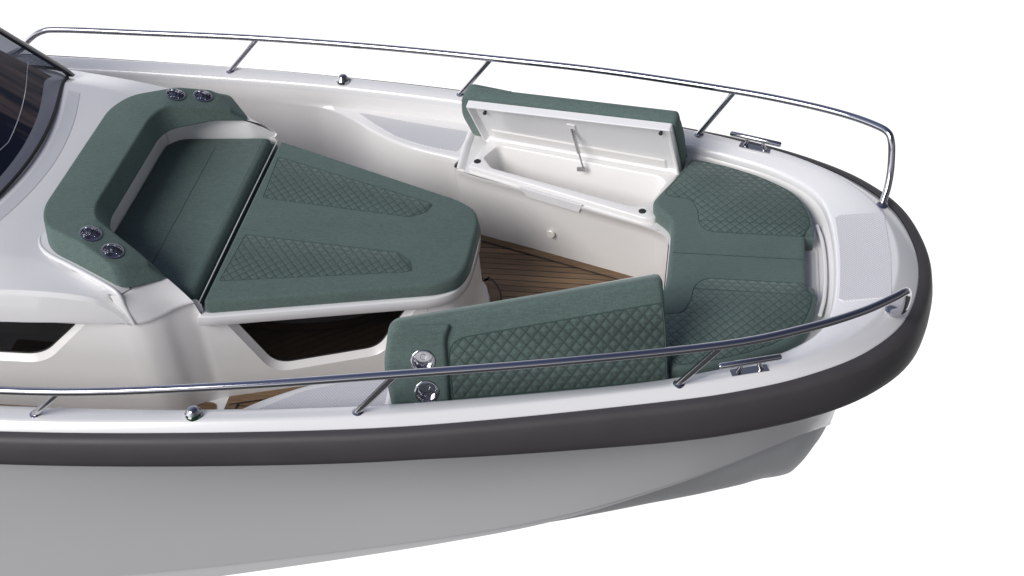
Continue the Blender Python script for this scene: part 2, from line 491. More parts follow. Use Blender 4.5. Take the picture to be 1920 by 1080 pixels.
for s in (1, -1):
    tp = lambda p, k: min(1, max(.0, (p.y)/.35))*k
    A = [Vector((p.x, s*p.y, p.z)) for p in Cc]
    A2 = [Vector((p.x+.002, s*(p.y+tp(p, .004)), p.z-.006)) for p in Cc]
    hs = lambda x: lerp(x, [(-2.9, .120), (-2.0, .085), (-1.15, .052), (0, .026), (.66, .012)])
    A3 = [Vector((p.x, s*(p.y-tp(p, .020)), p.z-.012)) for p in Cc]
    B = [Vector((p.x-.006, s*(p.y-tp(p, .018)), p.z-.012-hs(p.x))) for p in Cc]
    C2 = [Vector((p.x-.018, s*max(0, p.y-tp(p, .075)), p.z-.014-hs(p.x))) for p in Cc]
    bpart('chine_strip', strip([A, A3, B, C2]), 'hull', ang=30)
    rows = []
    Kc = cr(K_, 8)
    for i in range(n1):
        a = C2[i]; b = Kc[i]; row = []
        for k in range(11):
            t = k/10; q = a.lerp(b, t); bul = math.sin(math.pi*t)
            q.y += s*.10*bul*min(1, abs(a.y)/.5+.25); q.z -= .02*bul*min(1, abs(a.y)/.5)
            row.append(q)
        rows.append(row)
    bpart('hull_bottom', strip(rows), 'bottom', ang=50)

# ------------------------------------------------------------------ inner liner (each side)
FZ = -.60
def liner(s):
    Ain = [(-5.0, 1.381), (-3.0, 1.321), (-2.45, 1.284), (-2.27, 1.255), (-2.10, 1.17), (-1.95, 1.055), (-1.78, .950), (-1.62, .885), (-1.50, .850), (-1.43, .828), (-1.405, .815), (-1.38, .805)]
    Aout = [(-5.0, 1.382), (-3.0, 1.322), (-2.45, 1.285), (-2.27, 1.270), (-2.10, 1.262), (-1.95, 1.243), (-1.78, 1.22), (-1.62, 1.195), (-1.50, 1.175), (-1.43, 1.165), (-1.40, 1.16), (-1.38, 1.157)]
    a = cr([(x, s*y, 0) for x, y in Ain], 6); o = cr([(x, s*y, 0) for x, y in Aout], 6)
    def lv(C, z, dy=0): return [Vector((p.x, p.y-s*dy*lerp(p.x, [(-1.7, 1), (-1.42, -.66)]), z)) for p in C]
    led = [o[i].lerp(a[i], .0) for i in range(len(o))]
    rows = [[Vector((p.x, p.y+s*.002, KZ+.03)) for p in led], lv(led, KZ+.008), lv([p.lerp(q, .93) for p, q in zip(o, a)], KZ+.004), lv([p.lerp(q, .98) for p, q in zip(o, a)], KZ), lv(a, KZ-.012), lv(a, KZ-.05, .003), lv(a, -.30, .015), lv(a, -.42, .03), lv(a, -.52, .045), lv(a, FZ+.02, .060), lv(a, FZ-.01, .075)]
    bpart('side_wall', strip(rows), 'liner', ang=75)
    # textured step on the ledge
    P = [(-2.075, 1.225), (-1.375, 1.118), (-1.43, .885), (-1.50, .895), (-1.63, .93), (-1.80, 1.00), (-1.97, 1.13)]
    P = roundpoly([(x, s*y) for x, y in P], [.02, .01, .02, .03, .03, .03, .03], 4)
    bpart('nonskid_panel', gridpatch(P, lambda x, y: KZ+.005, lift=.002, edge=.002), 'non')
liner(1); liner(-1)

# locker boxes under the side lids, one each side
def locker(s):
    m = lambda L, z: [Vector((x, s*y, z)) for x, y in L]
    plate = [(-1.40, .722), (-.317, .310), (-.16, .885), (-1.38, 1.175)]
    hole = roundpoly([(-1.205, .918), (-1.268, .795), (-1.208, .702), (-.43, .425), (-.335, .455), (-.262, .650), (-.30, .700)], [.04, .02, .02, .03, .03, .05, .03], 4)
    body = bpart('storage_locker', fillpoly(m(plate, KZ+.002), [m([(p.x, p.y) for p in hole], KZ+.002)]), 'liner', ang=60)
    # front wall, slightly leaning in towards the floor
    fw = [(-1.405, .84), (-1.395, .722), (-1.0, .571), (-.65, .437), (-.36, .328), (-.285, .290), (-.240, .25), (-.228, .20), (-.226, .0)]
    fb = [(-1.405, .87), (-1.395, .763), (-1.0, .631), (-.65, .514), (-.36, .417), (-.285, .375), (-.245, .32), (-.232, .25), (-.230, .0)]
    top = cr([(x, s*y, KZ+.002) for x, y in fw], 4)
    bot = cr([(x, s*y, FZ-.01) for x, y in fb], 4)
    rows = [[Vector((a.x*(1-t)+b.x*t, a.y*(1-t)+b.y*t, z)) for a, b in zip(top, bot)] for t, z in ((0, KZ+.002), (.01, KZ-.014), (.14, KZ-.024), (.30, -.24), (.72, -.45), (1, FZ-.01))]
    sub('front_wall', strip(rows), 'liner', body, ang=60)
    e0 = [(-1.405, .728), (-1.41, .95), (-1.40, 1.165)]
    sub('locker_step', strip([[Vector((x+dx, s*(y+dy), z)) for x, y in e0] for dx, dy, z in ((-.004, 0, KZ-.004), (.004, 0, KZ+.012), (.016, -.004, KZ+.017), (.030, -.006, KZ+.014), (.050, -.006, KZ+.0005))]), 'liner', body, ang=60)
    cp_ = [Vector((-1.405+dx, s*(.728+dy), z)) for dx, dy, z in ((-.004, 0, KZ-.03), (-.004, 0, KZ-.004), (.004, 0, KZ+.012), (.016, -.004, KZ+.017), (.030, -.006, KZ+.014), (.050, -.006, KZ+.0005), (.050, -.006, KZ-.03))]
    sub('locker_step', (cp_, [tuple(range(7))]), 'liner', body)
    # raised frame around the opening
    fr = roundpoly([(-1.335, .715), (-.350, .337), (-.300, .345), (-.205, .745), (-1.258, .985)], [.015, .02, .02, .02, .02], 4)
    fr = ccw([Vector((p.x, s*p.y)) for p in fr]); h2 = [Vector((p.x, s*p.y)) for p in hole]
    h2 = ccw(h2)
    zt = KZ+.040
    V = []; F = []
    def add(vf):
        nonlocal V, F
        V, F = join((V, F), vf)
    inn = offset(fr, .006)
    top3 = [Vector((p.x, p.y, zt)) for p in inn]; mid3 = [Vector((p.x, p.y, zt-.006)) for p in fr]; bot3 = [Vector((p.x, p.y, KZ-.002)) for p in fr]
    hz = [Vector((p.x, p.y, zt)) for p in h2]
    add(fillpoly(top3, [hz]))
    cl = lambda A: A+[A[0]]
    add(strip([cl(top3), cl(mid3), cl(bot3)]))
    hin = offset(h2, .006)
    add(strip([cl(hz), cl([Vector((p.x, p.y, zt-.008)) for p in hin]), cl([Vector((p.x, p.y, -.30)) for p in offset(h2, .010)]), cl([Vector((p.x, p.y, -.385)) for p in offset(h2, .016)]), cl([Vector((p.x, p.y, -.40)) for p in offset(h2, .026)])]))
    add(fillpoly([Vector((p.x, p.y, -.40)) for p in offset(h2, .026)]))
    sub('bin', (V, F), 'liner', body, ang=50)
    # two rubber feet and the gutter along the hinge
    for x, y in ((-1.292, .757), (-.372, .392)):
        sub('rubber_pad', lathe([(.0, .0045), (.017, .0045), (.0195, .002), (.0195, -.004)], 20, (x, s*y, zt)), 'blackrub', body)
    g = [Vector((-1.235, s*.965, zt)), Vector((-.235, s*.745, zt))]
    sub('gutter_lip', tube([g[0], g[1]], .007, 8), 'liner', body)
    # finger recess in the front edge
    a = Vector((-1.04, s*.584, 0)); b = Vector((-.69, s*.450, 0)); n = Vector((-.32*s, -.95, 0)) if s > 0 else Vector((-.32, .95, 0))
    d = (b-a).normalized(); out = Vector((0, -s, 0))
    q = [a+out*.001, a+d*.05+out*.004, b-d*.05+out*.004, b+out*.001]
    P0 = [v+Vector((0, 0, KZ+.012)) for v in q]; P1 = [a+d*.05-out*.002+Vector((0, 0, KZ-.040)), b-d*.02-out*.002+Vector((0, 0, KZ-.040))]
    V2 = P0+P1+[a-out*.01+Vector((0, 0, KZ+.012)), b-out*.01+Vector((0, 0, KZ+.012))]
    sub('finger_recess', (V2, [(0, 1, 4), (1, 2, 5, 4), (2, 3, 5), (0, 6, 7, 3, 2, 1)]), 'white', body, ang=20)
    # round courtesy light on the wall
    L = Vector((-.876, s*.558, -.43)); d = (Vector((-.335, .417, 0))-Vector((-1.325, .745, 0))).normalized()
    nrm = Vector((d.y, -d.x, 0)); nrm = Vector((nrm.x, s*nrm.y, 0))
    Z = nrm.normalized(); Xa = Vector((0, 0, 1)).cross(Z).normalized(); Ya = Z.cross(Xa)
    Mx = Matrix(((Xa.x, Ya.x, Z.x, L.x), (Xa.y, Ya.y, Z.y, L.y), (Xa.z, Ya.z, Z.z, L.z), (0, 0, 0, 1)))
    sub('courtesy_light', lathe([(.024, -.004), (.024, .006), (.021, .009), (.017, .009), (0, .011)], 24, M4=Mx), 'lamp', body)
    return body
locker(1); locker(-1)

# bow seat base and the small textured well forward of the cushion
Jl = [Vector((p.x, p.y)) for p in coam(Ic, 0, -.055, -.03) if p.x > -.30]
base = [Vector((-.228, -.26)), Vector((-.30, -.40))] + [Vector((p.x, p.y)) for p in reversed(Jl)][0:0] 
P = [Vector((-.222, .17)), Vector((-.238, .25)), Vector((-.285, .294)), Vector((-.345, .325))]+Jl+[Vector((-.345, -.325)), Vector((-.285, -.294)), Vector((-.238, -.25)), Vector((-.222, -.17))]
bow_base = bpart('bow_seat_base', fillpoly([Vector((p.x, p.y, KZ+.001)) for p in P]), 'liner')
P = roundpoly([(.36, .17), (.475, .17), (.475, -.17), (.36, -.17)], .015, 4)
bpart('nonskid_panel', gridpatch(P, lambda x, y: KZ+.003, lift=.003, edge=.003), 'non')
rim = roundpoly([(.33, .215), (.497, .205), (.500, -.205), (.33, -.215)], .03, 5)
bpart('well_rim', tube([Vector((p.x, p.y, KZ+.004)) for p in rim]+[Vector((rim[0].x, rim[0].y, KZ+.004))], .009, 8), 'liner', ang=80)
bpart('well_rim', tube([Vector(v) for v in cr([(.50, .33, -.105), (.523, .2, -.1), (.532, 0, -.1), (.523, -.2, -.1), (.50, -.33, -.105)], 6)], .010, 8), 'liner', ang=80)

def deckz(x, y): return lerp(x, [(.58, -.028), (.86, .013)])
P = cr([(.592, .0, 0), (.588, .16, 0), (.578, .30, 0)], 4)
P = [(p.x, p.y) for p in P]
Q = [(p.x, p.y) for p in cr([(.845, .285, 0), (.852, .15, 0), (.858, 0, 0)], 4)]
half = P+[(.60, .318), (.80, .312)]+Q
full = half+[(x, -y) for x, y in reversed(half[1:-1])]
def decksurf(x, y):
    y = abs(y)
    xi = .583-.025*(y/.34)**2; xe = .862-.067*(y/.34)**2
    t = min(1, max(0, (x-xi)/(xe-xi))); return -.030+(.0+ (.014+.030)*t)+.002*math.sin(math.pi*t)
half = [(p[0]*1.0, p[1]) for p in full]
bpart('nonskid_panel', gridpatch([(min(x, .825-.05*abs(y)), y) for x, y in full], decksurf, lift=.004, edge=.002), 'non')

# ------------------------------------------------------------------ centre console
def ctop(x): return lerp(x, [(-2.38, -.020), (-1.17, -.128)])
cons_half = [(-2.36, .650), (-1.36, .335), (-1.25, .270), (-1.20, .16), (-1.19, 0)]
WALLS = {}
def panel(name, A, B, z0a, z0b, zbot, hole, s, lean=.0):
    """vertical wall between plan points A and B with a window opening; returns the wall object"""
    A = Vector((A[0], s*A[1], 0)); B = Vector((B[0], s*B[1], 0)); u = (B-A); Ln = u.length; u.normalize()
    out = Vector((u.y, -u.x, 0))
    if out.y*s < 0: out = -out
    P = lambda a, z, d=0: A+u*a+Vector((0, 0, z))+out*d
    outer = [Vector((0, zbot, 0)), Vector((Ln, zbot, 0)), Vector((Ln, z0b, 0)), Vector((0, z0a, 0))]
    raw = ccw([Vector(p) for p in hole[0]]); rad = hole[1]
    if area(hole[0]) < 0: rad = rad[::-1]
    rp = lambda d: [Vector(p) for p in roundpoly(offset(raw, d) if d else raw, [max(.006, r-d*.3) for r in rad], 6)]
    h = [Vector((p.x, p.y, 0)) for p in rp(0)]
    V, F = fillpoly(outer, [h]); V = [P(v.x, v.y) for v in V]
    hc = rp(0); inn = rp(.034)
    cl = lambda L: L+[L[0]]
    r0 = [P(p.x, p.y) for p in hc]; r1 = [P(p.x, p.y, -.006) for p in rp(.005)]; r2 = [P(p.x, p.y, -.030) for p in inn]
    VF = join((V, F), strip([cl(r0), cl(r1), cl(r2)]))
    w = bpart(name, VF, 'liner', ang=30)
    fl = lambda d, dep: (lambda vf: ([P(v.x, v.y, dep) for v in vf[0]], vf[1]))(fillpoly([Vector((p.x, p.y, 0)) for p in rp(d)]))
    win = sub('window', fl(.026, -.033), 'pane', w)
    sub('window_seal', tube(cl([P(p.x, p.y, -.030) for p in inn]), .004, 6, caps=False), 'blackrub', w)
    # dark interior behind the glass, open box
    D = -.45
    bx = [P(p.x, p.y, -.036) for p in rp(.02)]; by = [P(p.x, p.y, D) for p in rp(.02)]
    sub('cabin_interior', join(strip([cl(bx), cl(by)]), fl(.02, D)), 'dark', w)
    return w
# sunpad console sides with windows
for s in (1, -1):
    A = (-2.36, .650); B = (-1.36, .335)
    L = math.hypot(1.0, .315)
    # opening given along the wall (distance from aft end, height)
    hole = ([(.085, -.108), (1.01, -.182), (.80, -.470), (.255, -.485)], [.015, .015, .07, .09])
    panel('console_side', A, B, ctop(-2.36)-.04, ctop(-1.36)-.04, FZ-.01, hole, s)
    # nose
    top = cr([(x, s*y, 0) for x, y in [(-1.36, .335), (-1.25, .285), (-1.205, .20), (-1.19, .09), (-1.188, 0)]], 6)
    rows = [[Vector((p.x, p.y, ctop(p.x)-.04)) for p in top], [Vector((p.x+.004, p.y, -.35)) for p in top], [Vector((p.x+.008, p.y, FZ+.05)) for p in top],
            [Vector((p.x+.03, p.y+s*.012, FZ+.035)) for p in top], [Vector((p.x+.034, p.y+s*.014, FZ-.01)) for p in top]]
    bpart('console_nose', strip(rows), 'liner', ang=60)

# trim tray under the sunpad
tray_half = [(-2.375, .690), (-2.30, .672), (-1.32, .362), (-1.225, .300), (-1.180, .20), (-1.172, .07)]
tray = tray_half+[(x, -y) for x, y in reversed(tray_half)]
tray = roundpoly(tray, [.0, .02, .06, .06, .06, .05, .05, .06, .06, .06, .02, .0], 4)
bpart('console_tray', dome(tray, lambda x, y: ctop(x)-.006, lambda x, y: ctop(x)-.075, r=.008, rb=.012, steps=3), 'white', ang=50)

# moulding that carries the wrap-around backrest, and the cabin front behind it
def btop(x): return lerp(x, [(-3.15, .262), (-2.90, .248), (-2.65, .222), (-2.50, .165)])
for s in (1, -1):
    def C3(p): return Vector((p[0], s*p[1], p[2]))
    rimp = cr([C3(p) for p in [(-3.160, .30, .262), (-3.158, .46, .262), (-3.132, .560, .260), (-3.062, .626, .256), (-2.95, .678, .248), (-2.80, .744, .232), (-2.690, .794, .214), (-2.653, .812, .192)]], 5)
    rimp += [rimp[-1].lerp(C3((-2.632, .803, .012)), t) for t in (.25, .5, .75, 1)]
    sh_in = [Vector((p.x+lerp(p.x, [(-2.9, .10), (-2.7, .03)]), p.y-s*lerp(p.x, [(-2.9, .10), (-2.7, .05)]), p.z+.002)) for p in rimp[:-4]]
    sk = [Vector((p.x+.004, p.y-s*.004, p.z-.06)) for p in rimp[:-4]]
    bpart('backrest_moulding', join(strip([sh_in, [p+Vector((0, 0, .009)) for p in rimp[:-4]], rimp[:-4], sk]), tube(rimp, .0115, 10), strip([rimp[-6:], [p+Vector((-.012, -s*.004, -.004)) for p in rimp[-6:]], [p+Vector((-.06, -s*.02, -.03)) for p in rimp[-6:]]])), 'white', ang=60)
    # sloping shoulder face forward of the arm
    LT = [C3((-2.655, .812, .194)).lerp(C3((-2.487, .648, .164)), k/8) for k in range(9)]
    LB = cr([C3(p) for p in [(-2.632, .804, .008), (-2.58, .792, .012), (-2.52, .758, .022), (-2.47, .722, .036), (-2.42, .700, .052), (-2.370, .688, .062)]], 5)
    LB = [LB[round(k*(len(LB)-1)/8)] for k in range(9)]
    g = []
    for k in range(11):
        u = k/10; g.append([a.lerp(b, u)+Vector((.006, s*.006, .006))*math.sin(math.pi*u) for a, b in zip(LT, LB)])
    g.append([p+Vector((-.001, -s*.004, -.005)) for p in LB]); g.append([p+Vector((-.004, -s*.020, -.008)) for p in LB])
    g.insert(0, [p+Vector((-.03, 0, .005)) for p in LT]); g.insert(0, [p+Vector((-.10, 0, .010)) for p in LT])
    bpart('arm_shoulder', strip(g), 'white', ang=60)
    # lower wall turning from the cabin side to the console side
    wp = cr([(x, s*yy, 0) for x, yy in [(-2.72, .7995), (-2.67, .7985), (-2.60, .788), (-2.53, .755), (-2.48, .715), (-2.43, .682), (-2.395, .6613), (-2.357, .6492)]], 4)
    tz = lambda x: lerp(x, [(-2.62, .02), (-2.39, .055), (-2.37, .055), (-2.33, -.06)])
    rows = [[Vector((p.x, p.y, tz(p.x))) for p in wp], [Vector((p.x, p.y, -.3)) for p in wp], [Vector((p.x, p.y, FZ-.01)) for p in wp]]
    bpart('lower_wall', strip(rows), 'liner', ang=60)
    # cabin side wall with window
    hole = ([(.05, -.01), (2.12, -.01), (1.84, -.285), (.05, -.29)], [.02, .02, .10, .02])
    panel('cabin_side', (-5.0, .845), (-2.718, .7995), .04, .02, FZ-.01, hole, s)
    # inner coaming between backrest and seat
    ci = [(-2.925, 0), (-2.925, .44), (-2.90, .50), (-2.84, .555), (-2.70, .590), (-2.56, .622), (-2.487, .640), (-2.43, .662), (-2.374, .682)]
    cp = cr([(x, s*yy, 0) for x, yy in ci], 5)
    zt = lambda x: lerp(x, [(-2.9, .275), (-2.65, .225), (-2.487, .156), (-2.43, .112), (-2.372, .058)])
    ex = lambda x: lerp(x, [(-2.66, .8), (-2.5, .1)])
    rows = [[Vector((p.x-.03*ex(p.x), p.y+s*.03*ex(p.x)*min(1, abs(p.y)/.4), zt(p.x)+.004)) for p in cp], [Vector((p.x-.008, p.y+s*.008*min(1, abs(p.y)/.4), zt(p.x)+.002)) for p in cp], [Vector((p.x, p.y, zt(p.x)-.012)) for p in cp], [Vector((p.x+.012, p.y-s*.012*min(1, abs(p.y)/.4), -.03)) for p in cp]]
    bpart('seat_coaming', strip(rows), 'white', ang=60)

from mathutils.bvhtree import BVHTree
CFV = []
# cabin front deck: loft of cross sections
secs = [  # x, (y1,z1) crease 1, (y2,z2) crease 2, (y3,z3) lower edge
    (-5.0, (.74, .345), (1.02, .300), (1.03, .080)),
    (-4.2, (.73, .340), (.985, .285), (.98, .075)),
    (-3.7, (.72, .337), (.950, .268), (.945, .068)),
    (-3.45, (.71, .325), (.920, .256), (.925, .064)),
    (-3.25, (.70, .292), (.893, .244), (.902, .058)),
    (-3.10, (.675, .258), (.870, .233), (.882, .048)),
    (-2.90, (.72, .214), (.845, .205), (.848, .032)),
    (-2.78, (.755, .186), (.828, .168), (.828, .018)),
    (-2.70, (.780, .120), (.812, .095), (.812, .006)),
    (-2.655, (.790, .030), (.802, .020), (.802, .000))]
for s in (1, -1):
    rows = []
    for x, c1, c2, c3 in secs:
        rows.append([Vector((x, s*a, b)) for a, b in
            [(c3[0]-.13, c3[1]-.004), (c3[0]-.008, c3[1]), (c3[0], c3[1]+.008), (c2[0]*.4+c3[0]*.6+.006, c2[1]*.3+c3[1]*.7), (c2[0]+.002, c2[1]-.02), (c2[0]-.012, c2[1]+.001), ((c1[0]+c2[0])/2, (c1[1]+c2[1])/2-.002), (c1[0]+.012, c1[1]-.003), (c1[0]-.02, c1[1]+.002)]+([(c1[0]*.6, c1[1]+.003), (0, c1[1]+.004)] if x < -3.05 else [(c1[0]-.03, c1[1]-.02), (c1[0]-.04, c1[1]-.04)])])
    R2 = [cr(list(r), 4) for r in list(zip(*rows))[:-2]]+[[a.lerp(b, k/4) for a, b in zip(r, r[1:]) for k in range(4)]+[r[-1]] for r in list(zip(*rows))[-2:]]
    # keep the forward part of the inner rows from crossing the cushion: stop them at the backrest
    cfv = strip(R2); CFV.append(BVHTree.FromPolygons([Vector(v) for v in cfv[0]], cfv[1]))
    bpart('cabin_front', cfv, 'white', ang=28)

# ------------------------------------------------------------------ windshield
wb = [(-3.400, 0, .335), (-3.412, .2, .335), (-3.450, .42, .335), (-3.515, .66, .332), (-3.550, .80, .318), (-3.72, .90, .29), (-4.3, .955, .27)]
wbf = [(x, -y, z) for x, y, z in reversed(wb)][:-1]+wb
base = cr(wbf, 6)
def wtop(p): return Vector((p.x-1.02-.05*abs(p.y), p.y*.86, p.z+.84))
rows = [[p.lerp(wtop(p), t)+Vector((0, 0, .03*math.sin(math.pi*t))) for p in base] for t in [k/8 for k in range(9)]]
ws = bpart('windshield', strip(rows), 'glass', ang=80)
sub('windshield_frame', tube([p+Vector((-.004, 0, .002)) for p in base], .009, 8), 'blackrub', ws)
sub('windshield_frame', tube([q for q in rows[-1]], .02, 8), 'blackrub', ws)
# thin bright bead set in from the lower edge of the glass
bead = []
for i, p in enumerate(base):
    t = .095+.075*abs(p.y)
    if abs(p.y) > .70: continue
    q = p.lerp(wtop(p), t)+Vector((0, 0, .03*math.sin(math.pi*t)+.004)); bead.append(q)
sub('glass_bead', tube(bead, .0026, 6), 'steel', ws)
# dark foot where the side frame meets the deck
for s in (1, -1):
    foot = [Vector((-3.502, s*.772, .322)), Vector((-3.505, s*.800, .318)), Vector((-3.56, s*.846, .318))]
    inner = [Vector((-3.53, s*.768, .324)), Vector((-3.56, s*.79, .324)), Vector((-3.59, s*.835, .324))]
    rows_ = []
    for t in (0, .02, .3, .65, 1):
        dv_ = Vector((-1.05*t, -s*.10*t, .84*t+.03*math.sin(math.pi*t)+(.008 if t else 0)))
        rows_.append([p+dv_ for p in foot+inner[::-1]]+[foot[0]+dv_])
    sub('side_frame', strip(rows_), 'frame', ws, ang=40)
# sheet added behind the glass, painted with streaks in place of reflections
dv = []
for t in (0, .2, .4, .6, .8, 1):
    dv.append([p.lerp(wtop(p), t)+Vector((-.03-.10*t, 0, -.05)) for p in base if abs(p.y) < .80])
sub('reflection_sheet', strip(dv), 'refl_streaks', ws, ang=60)
# grey band on the deck around the glass
bd = [p for p in base if abs(p.y) < .64]
def dz(x, y):
    zs = [h[0].z for h in (t.ray_cast(Vector((x, y, 2)), Vector((0, 0, -1))) for t in CFV) if h[0] is not None]
    return max(zs) if zs else .33
r0 = [Vector((p.x+.035, p.y, 0)) for p in bd]; r1 = [Vector((p.x+.105, p.y*.985, 0)) for p in bd]
bpart('deck_band', strip([[Vector((p.x, p.y, dz(p.x, p.y)+.0015)) for p in [a.lerp(b, t) for a, b in zip(r0, r1)]] for t in (0, .2, .4, .6, .8, 1)]), 'decal')

# ------------------------------------------------------------------ teak floor
fo = [(-2.345, 1.10), (-2.10, 1.055), (-1.95, .955), (-1.78, .862), (-1.62, .81), (-1.48, .795), (-1.40, .763), (-1.30, .730), (-.36, .417), (-.285, .375), (-.250, .32), (-.236, .0)]
fi = [(-2.345, .655), (-1.35, .350), (-1.235, .322), (-1.165, .225), (-1.148, .10), (-1.145, 0)]
so_h = [(-5.0, 1.33), (-2.45, 1.25), (-2.20, 1.18), (-1.90, .99), (-1.6, .85), (-1.3, .73), (-.30, .41), (-.20, .33)]
floor = bpart('cockpit_floor', fillpoly([Vector((x, y, FZ-.006)) for x, y in so_h]+[Vector((x, -y, FZ-.006)) for x, y in reversed(so_h)]), 'liner')
outer = [Vector((x, y, FZ)) for x, y in fo]+[Vector((x, -y, FZ)) for x, y in reversed(fo[:-1])]
inner = [Vector((x, -y, FZ)) for x, y in fi]+[Vector((x, y, FZ)) for x, y in reversed(fi[:-1])]
sub('teak_decking', fillpoly(outer+inner), 'teak', floor)
def band(C, s, d0, d1, z, name, mat):
    pts = cr([(x, s*y, 0) for x, y in C], 5)
    a = [Vector((q.x, q.y, z)) for q in offc(pts, d0*s, 0)]; b = [Vector((q.x, q.y, z)) for q in offc(pts, d1*s, 0)]
    sub(name, strip([a, b]), mat, floor)
for s in (1, -1):
    band(fo, s, .004, -.052, FZ+.003, 'teak_border', 'teakb')
    band(fo, s, -.052, -.060, FZ+.005, 'caulk_line', 'caulk')
    band(fi, s, -.004, .050, FZ+.003, 'teak_border', 'teakb')
    band(fi, s, .050, .058, FZ+.005, 'caulk_line', 'caulk')
    # cross border closing the field aft, and the next teak panel aft of it
    P = [(-2.344, s*.656), (-2.344, s*1.10), (-2.290, s*1.10), (-2.290, s*.640)]
    sub('teak_border', fillpoly([Vector((x, y, FZ+.004)) for x, y in P]), 'teakb', floor)
    P = [(-2.290, s*.69), (-2.290, s*1.06), (-2.282, s*1.06), (-2.282, s*.69)]
    sub('caulk_line', fillpoly([Vector((x, y, FZ+.006)) for x, y in P]), 'caulk', floor)
    P = roundpoly([(-2.388, s*.692), (-2.388, s*1.15), (-3.6, s*1.22), (-3.6, s*.80)], [.05, .02, .02, .02], 4)
    sub('teak_decking', fillpoly([Vector((p.x, p.y, FZ+.001)) for p in P]), 'teakb', floor)
    P2 = roundpoly([(-2.44, s*.755), (-2.44, s*1.10), (-3.55, s*1.17), (-3.55, s*.85)], .01, 2)
    ring = P2+[P2[0]]
    sub('caulk_line', tube([Vector((p.x, p.y, FZ+.001)) for p in ring], .004, 6), 'caulk', floor)

# ------------------------------------------------------------------ bow rails
def rail(s):
    key = [(-4.20, 1.452, .06), (-4.13, 1.452, .125), (-4.03, 1.452, .185), (-3.90, 1.456, .200), (-3.4, 1.456, .196), (-2.68, 1.432, .200), (-1.95, 1.345, .220), (-1.27, 1.233, .240), (-.62, 1.115, .256),
           (.06, .957, .264), (.40, .838, .278), (.62, .732, .290), (.755, .640, .297), (.808, .590, .292), (.826, .560, .262), (.834, .535, .200), (.836, .500, .125), (.828, .455, .060), (.812, .412, .012), (.803, .384, -.016)]
    key2 = [(x, s*y, z) for x, y, z in key]
    r = bpart('bow_rail', tube([(-4.52, s*1.452, -.01), (-4.40, s*1.452, .02)][:0]+cr([(-4.35, s*1.452, -.01)]+key2, 6), .0182, 20), 'chrome', ang=60)
    for b, t in (((-2.875, 1.388, -.004), (-2.682, 1.430, .196)), ((-1.466, 1.237, -.004), (-1.272, 1.233, .236)), ((-.118, .937, -.004), (.058, .957, .260))):
        B = Vector((b[0], s*b[1], b[2])); T = Vector((t[0], s*t[1], t[2]))
        sub('stanchion', tube([B, T], .0145, 18), 'chrome', r)
        sub('base_flange', lathe([(.0255, -.004), (.0255, .002), (.021, .005), (.014, .006)], 24, tuple(B+Vector((.004, 0, .003)))), 'chrome', r)
    sub('base_flange', lathe([(.030, -.004), (.030, .002), (.025, .006), (.016, .007)], 24, (.803, s*.384, .006)), 'chrome', r)
    return r
rail(1)['label'] = 'far steel rail on the port gunwale'
rail(-1)['label'] = 'near steel rail on the starboard gunwale'

# ------------------------------------------------------------------ cleats
def cleat(s):
    c = Vector((.182, s*.830, .0)); d = Vector((.26, -s*.085, 0)).normalized(); n = Vector((-d.y, d.x, 0))
    Mx = Matrix(((d.x, n.x, 0, c.x), (d.y, n.y, 0, c.y), (0, 0, 1, c.z), (0, 0, 0, 1)))
    T = lambda VF: ([Mx @ Vector(v) for v in VF[0]], VF[1])
    o = bpart('cleat', T(tube([(-.138, 0, .056), (-.13, 0, .056), (.13, 0, .056), (.138, 0, .056)], [.010, .0145, .0145, .010], 16)), 'chrome', ang=40)
    sub('base_plate', T(boxv(-.082, .082, -.020, .020, -.001, .0045)), 'chrome', o, ang=20)
    for k in (-1, 1):
        sub('post', T(tube([(k*.052, 0, .003), (k*.042, 0, .03), (k*.045, 0, .052)], [.013, .009, .012], 14)), 'chrome', o)
    return o
cleat(1); cleat(-1)

# ------------------------------------------------------------------ navigation lights
for s in (1, -1):
    c = (-2.168, s*1.323, -.004)
    o = bpart('navigation_light', lathe([(.039, 0), (.040, .004), (.038, .015), (.032, .020), (.027, .034), (.018, .043), (.009, .046), (0, .047)], 24, c), 'chrome', ang=35)
    V, F = lathe([(.0403, .005), (.0390, .0155), (.033, .0205)], 24, c)
    keep = [f for f in F if len(f) == 4 and sum((V[i].y-c[1])*s for i in f)/4 > .012 and sum(V[i].x-c[0] for i in f) > -.09]
    sub('lens', (V, keep), 'green' if s < 0 else 'red', o, recalc=False)

